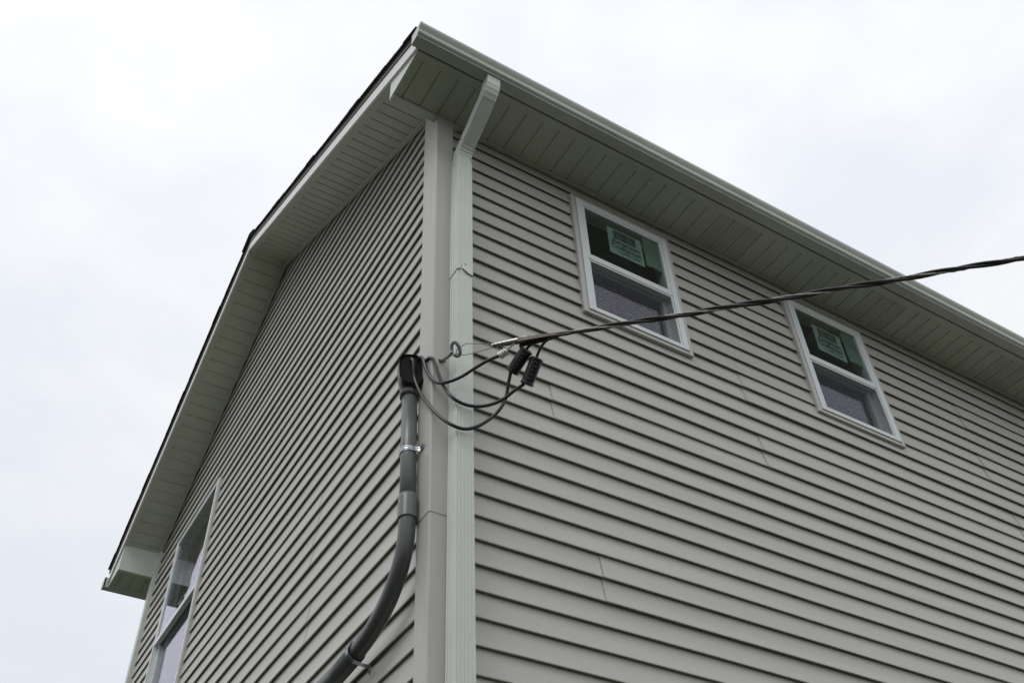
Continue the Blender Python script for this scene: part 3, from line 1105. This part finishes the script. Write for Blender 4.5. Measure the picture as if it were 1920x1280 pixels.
for A, B in zip(R0[:-1], R0[1:]):
    for i in range(len(prof) - 1):
        bm.faces.new((A[i], A[i + 1], B[i + 1], B[i]))
bmesh.ops.solidify(bm, geom=bm.faces[:], thickness=0.0012)
build('keeper', bm, M['alu'], cl)
bm = bmesh.new()
R0 = []
for t, hh in ((.002, .004), (.03, .0065), (.09, .008), (ln_ - .004, .0095)):
    R0.append([bm.verts.new(cb_(t, s, u)) for s, u in ((-hh, -hh * 1.1), (hh, -hh * 1.1), (hh, hh * .6), (-hh, hh * .6))])
for A, B in zip(R0[:-1], R0[1:]):
    for i in range(4):
        bm.faces.new((A[i], A[(i + 1) % 4], B[(i + 1) % 4], B[i]))
bm.faces.new(R0[0][::-1])
bm.faces.new(R0[-1])
for t in (.012, .026, .040):
    for q in (-1, 1):
        p = cb_(t, q * .0082, -.002)
        tube(bm, [p, p + si * q * .0025], .0028, 8)
build('wedge', bm, M['sleeve'], cl)
bm = bmesh.new()
a2, b2 = Vector((0.182, -0.330, 4.3085)), Vector((0.292, -0.438, 4.302))
d2 = (b2 - a2).normalized()
up2 = (Vector((0, 0, 1)) - d2 * d2.z).normalized()
si2 = d2.cross(up2)
prof = [(-.013, -.021), (-.013, .004), (-.008, .0095), (.006, .0095), (.0125, .004), (.0125, -.014)]
R0 = [[bm.verts.new(a2 + d2 * t + si2 * s * k + up2 * (u * k) - cl.location) for s, u in prof] for t, k in ((0, 1.05), (.02, 1.05), (.10, .85), ((b2 - a2).length, .62))]
for A, B in zip(R0[:-1], R0[1:]):
    for i in range(len(prof) - 1):
        bm.faces.new((A[i], A[i + 1], B[i + 1], B[i]))
bmesh.ops.solidify(bm, geom=bm.faces[:], thickness=0.0015)
build('sleeve', bm, M['sleeve'], cl)

# ---------------------------------------------------------------- overhead cable (triplex)
C0 = Vector((0.262, -0.408, 4.3045))
C1 = Vector((1.597, -1.568, 4.342))
dirh = (C1 - C0)
cab = empty('overhead_cable', C0)
tag(cab, 'twisted black triplex overhead cable with bare neutral running out from the clamp', 'cable')
n = 420
P = []
for i in range(n + 1):
    t = 9.0 * i / n
    q = C0 + dirh * t
    q.z += -0.012 * math.sin(math.pi * min(t, 1)) * 0.5 + 0.02 * max(0, t - 1) ** 1.6
    P.append(q)
F = frames(P)
acc = [0.0]
for i in range(1, len(P)):
    acc.append(acc[-1] + (P[i] - P[i - 1]).length)
PITCH = 0.40
for s in range(3):
    Q = []
    for i, p in enumerate(P):
        l_ = acc[i]
        grow = 0.35 + 0.65 * min(1, l_ / 0.25)
        an = 2 * math.pi * (l_ / PITCH + s / 3) + 0.9 + 0.5 * math.sin(l_ * 2.1)
        off = 0.0066 * grow if s < 2 else 0.0058 * grow
        Q.append(p + (F[i][0] * math.cos(an) + F[i][1] * math.sin(an)) * off)
    bm = bmesh.new()
    if s < 2:
        tube(bm, pts_rel(Q, cab), 0.0063, 12)
        build('insulated_strand', bm, M['rubber'], cab)
    else:
        Fq = frames(Q)
        tube(bm, pts_rel(Q, cab), 0.0030, 8)
        for w in range(6):
            Z = [p + (Fq[i][0] * math.cos(acc[i] * 55 + w * 1.0472) + Fq[i][1] * math.sin(acc[i] * 55 + w * 1.0472)) * 0.0030 for i, p in enumerate(Q)]
            tube(bm, pts_rel(Z, cab), 0.0016, 6)
        build('bare_neutral', bm, M['strand'], cab)
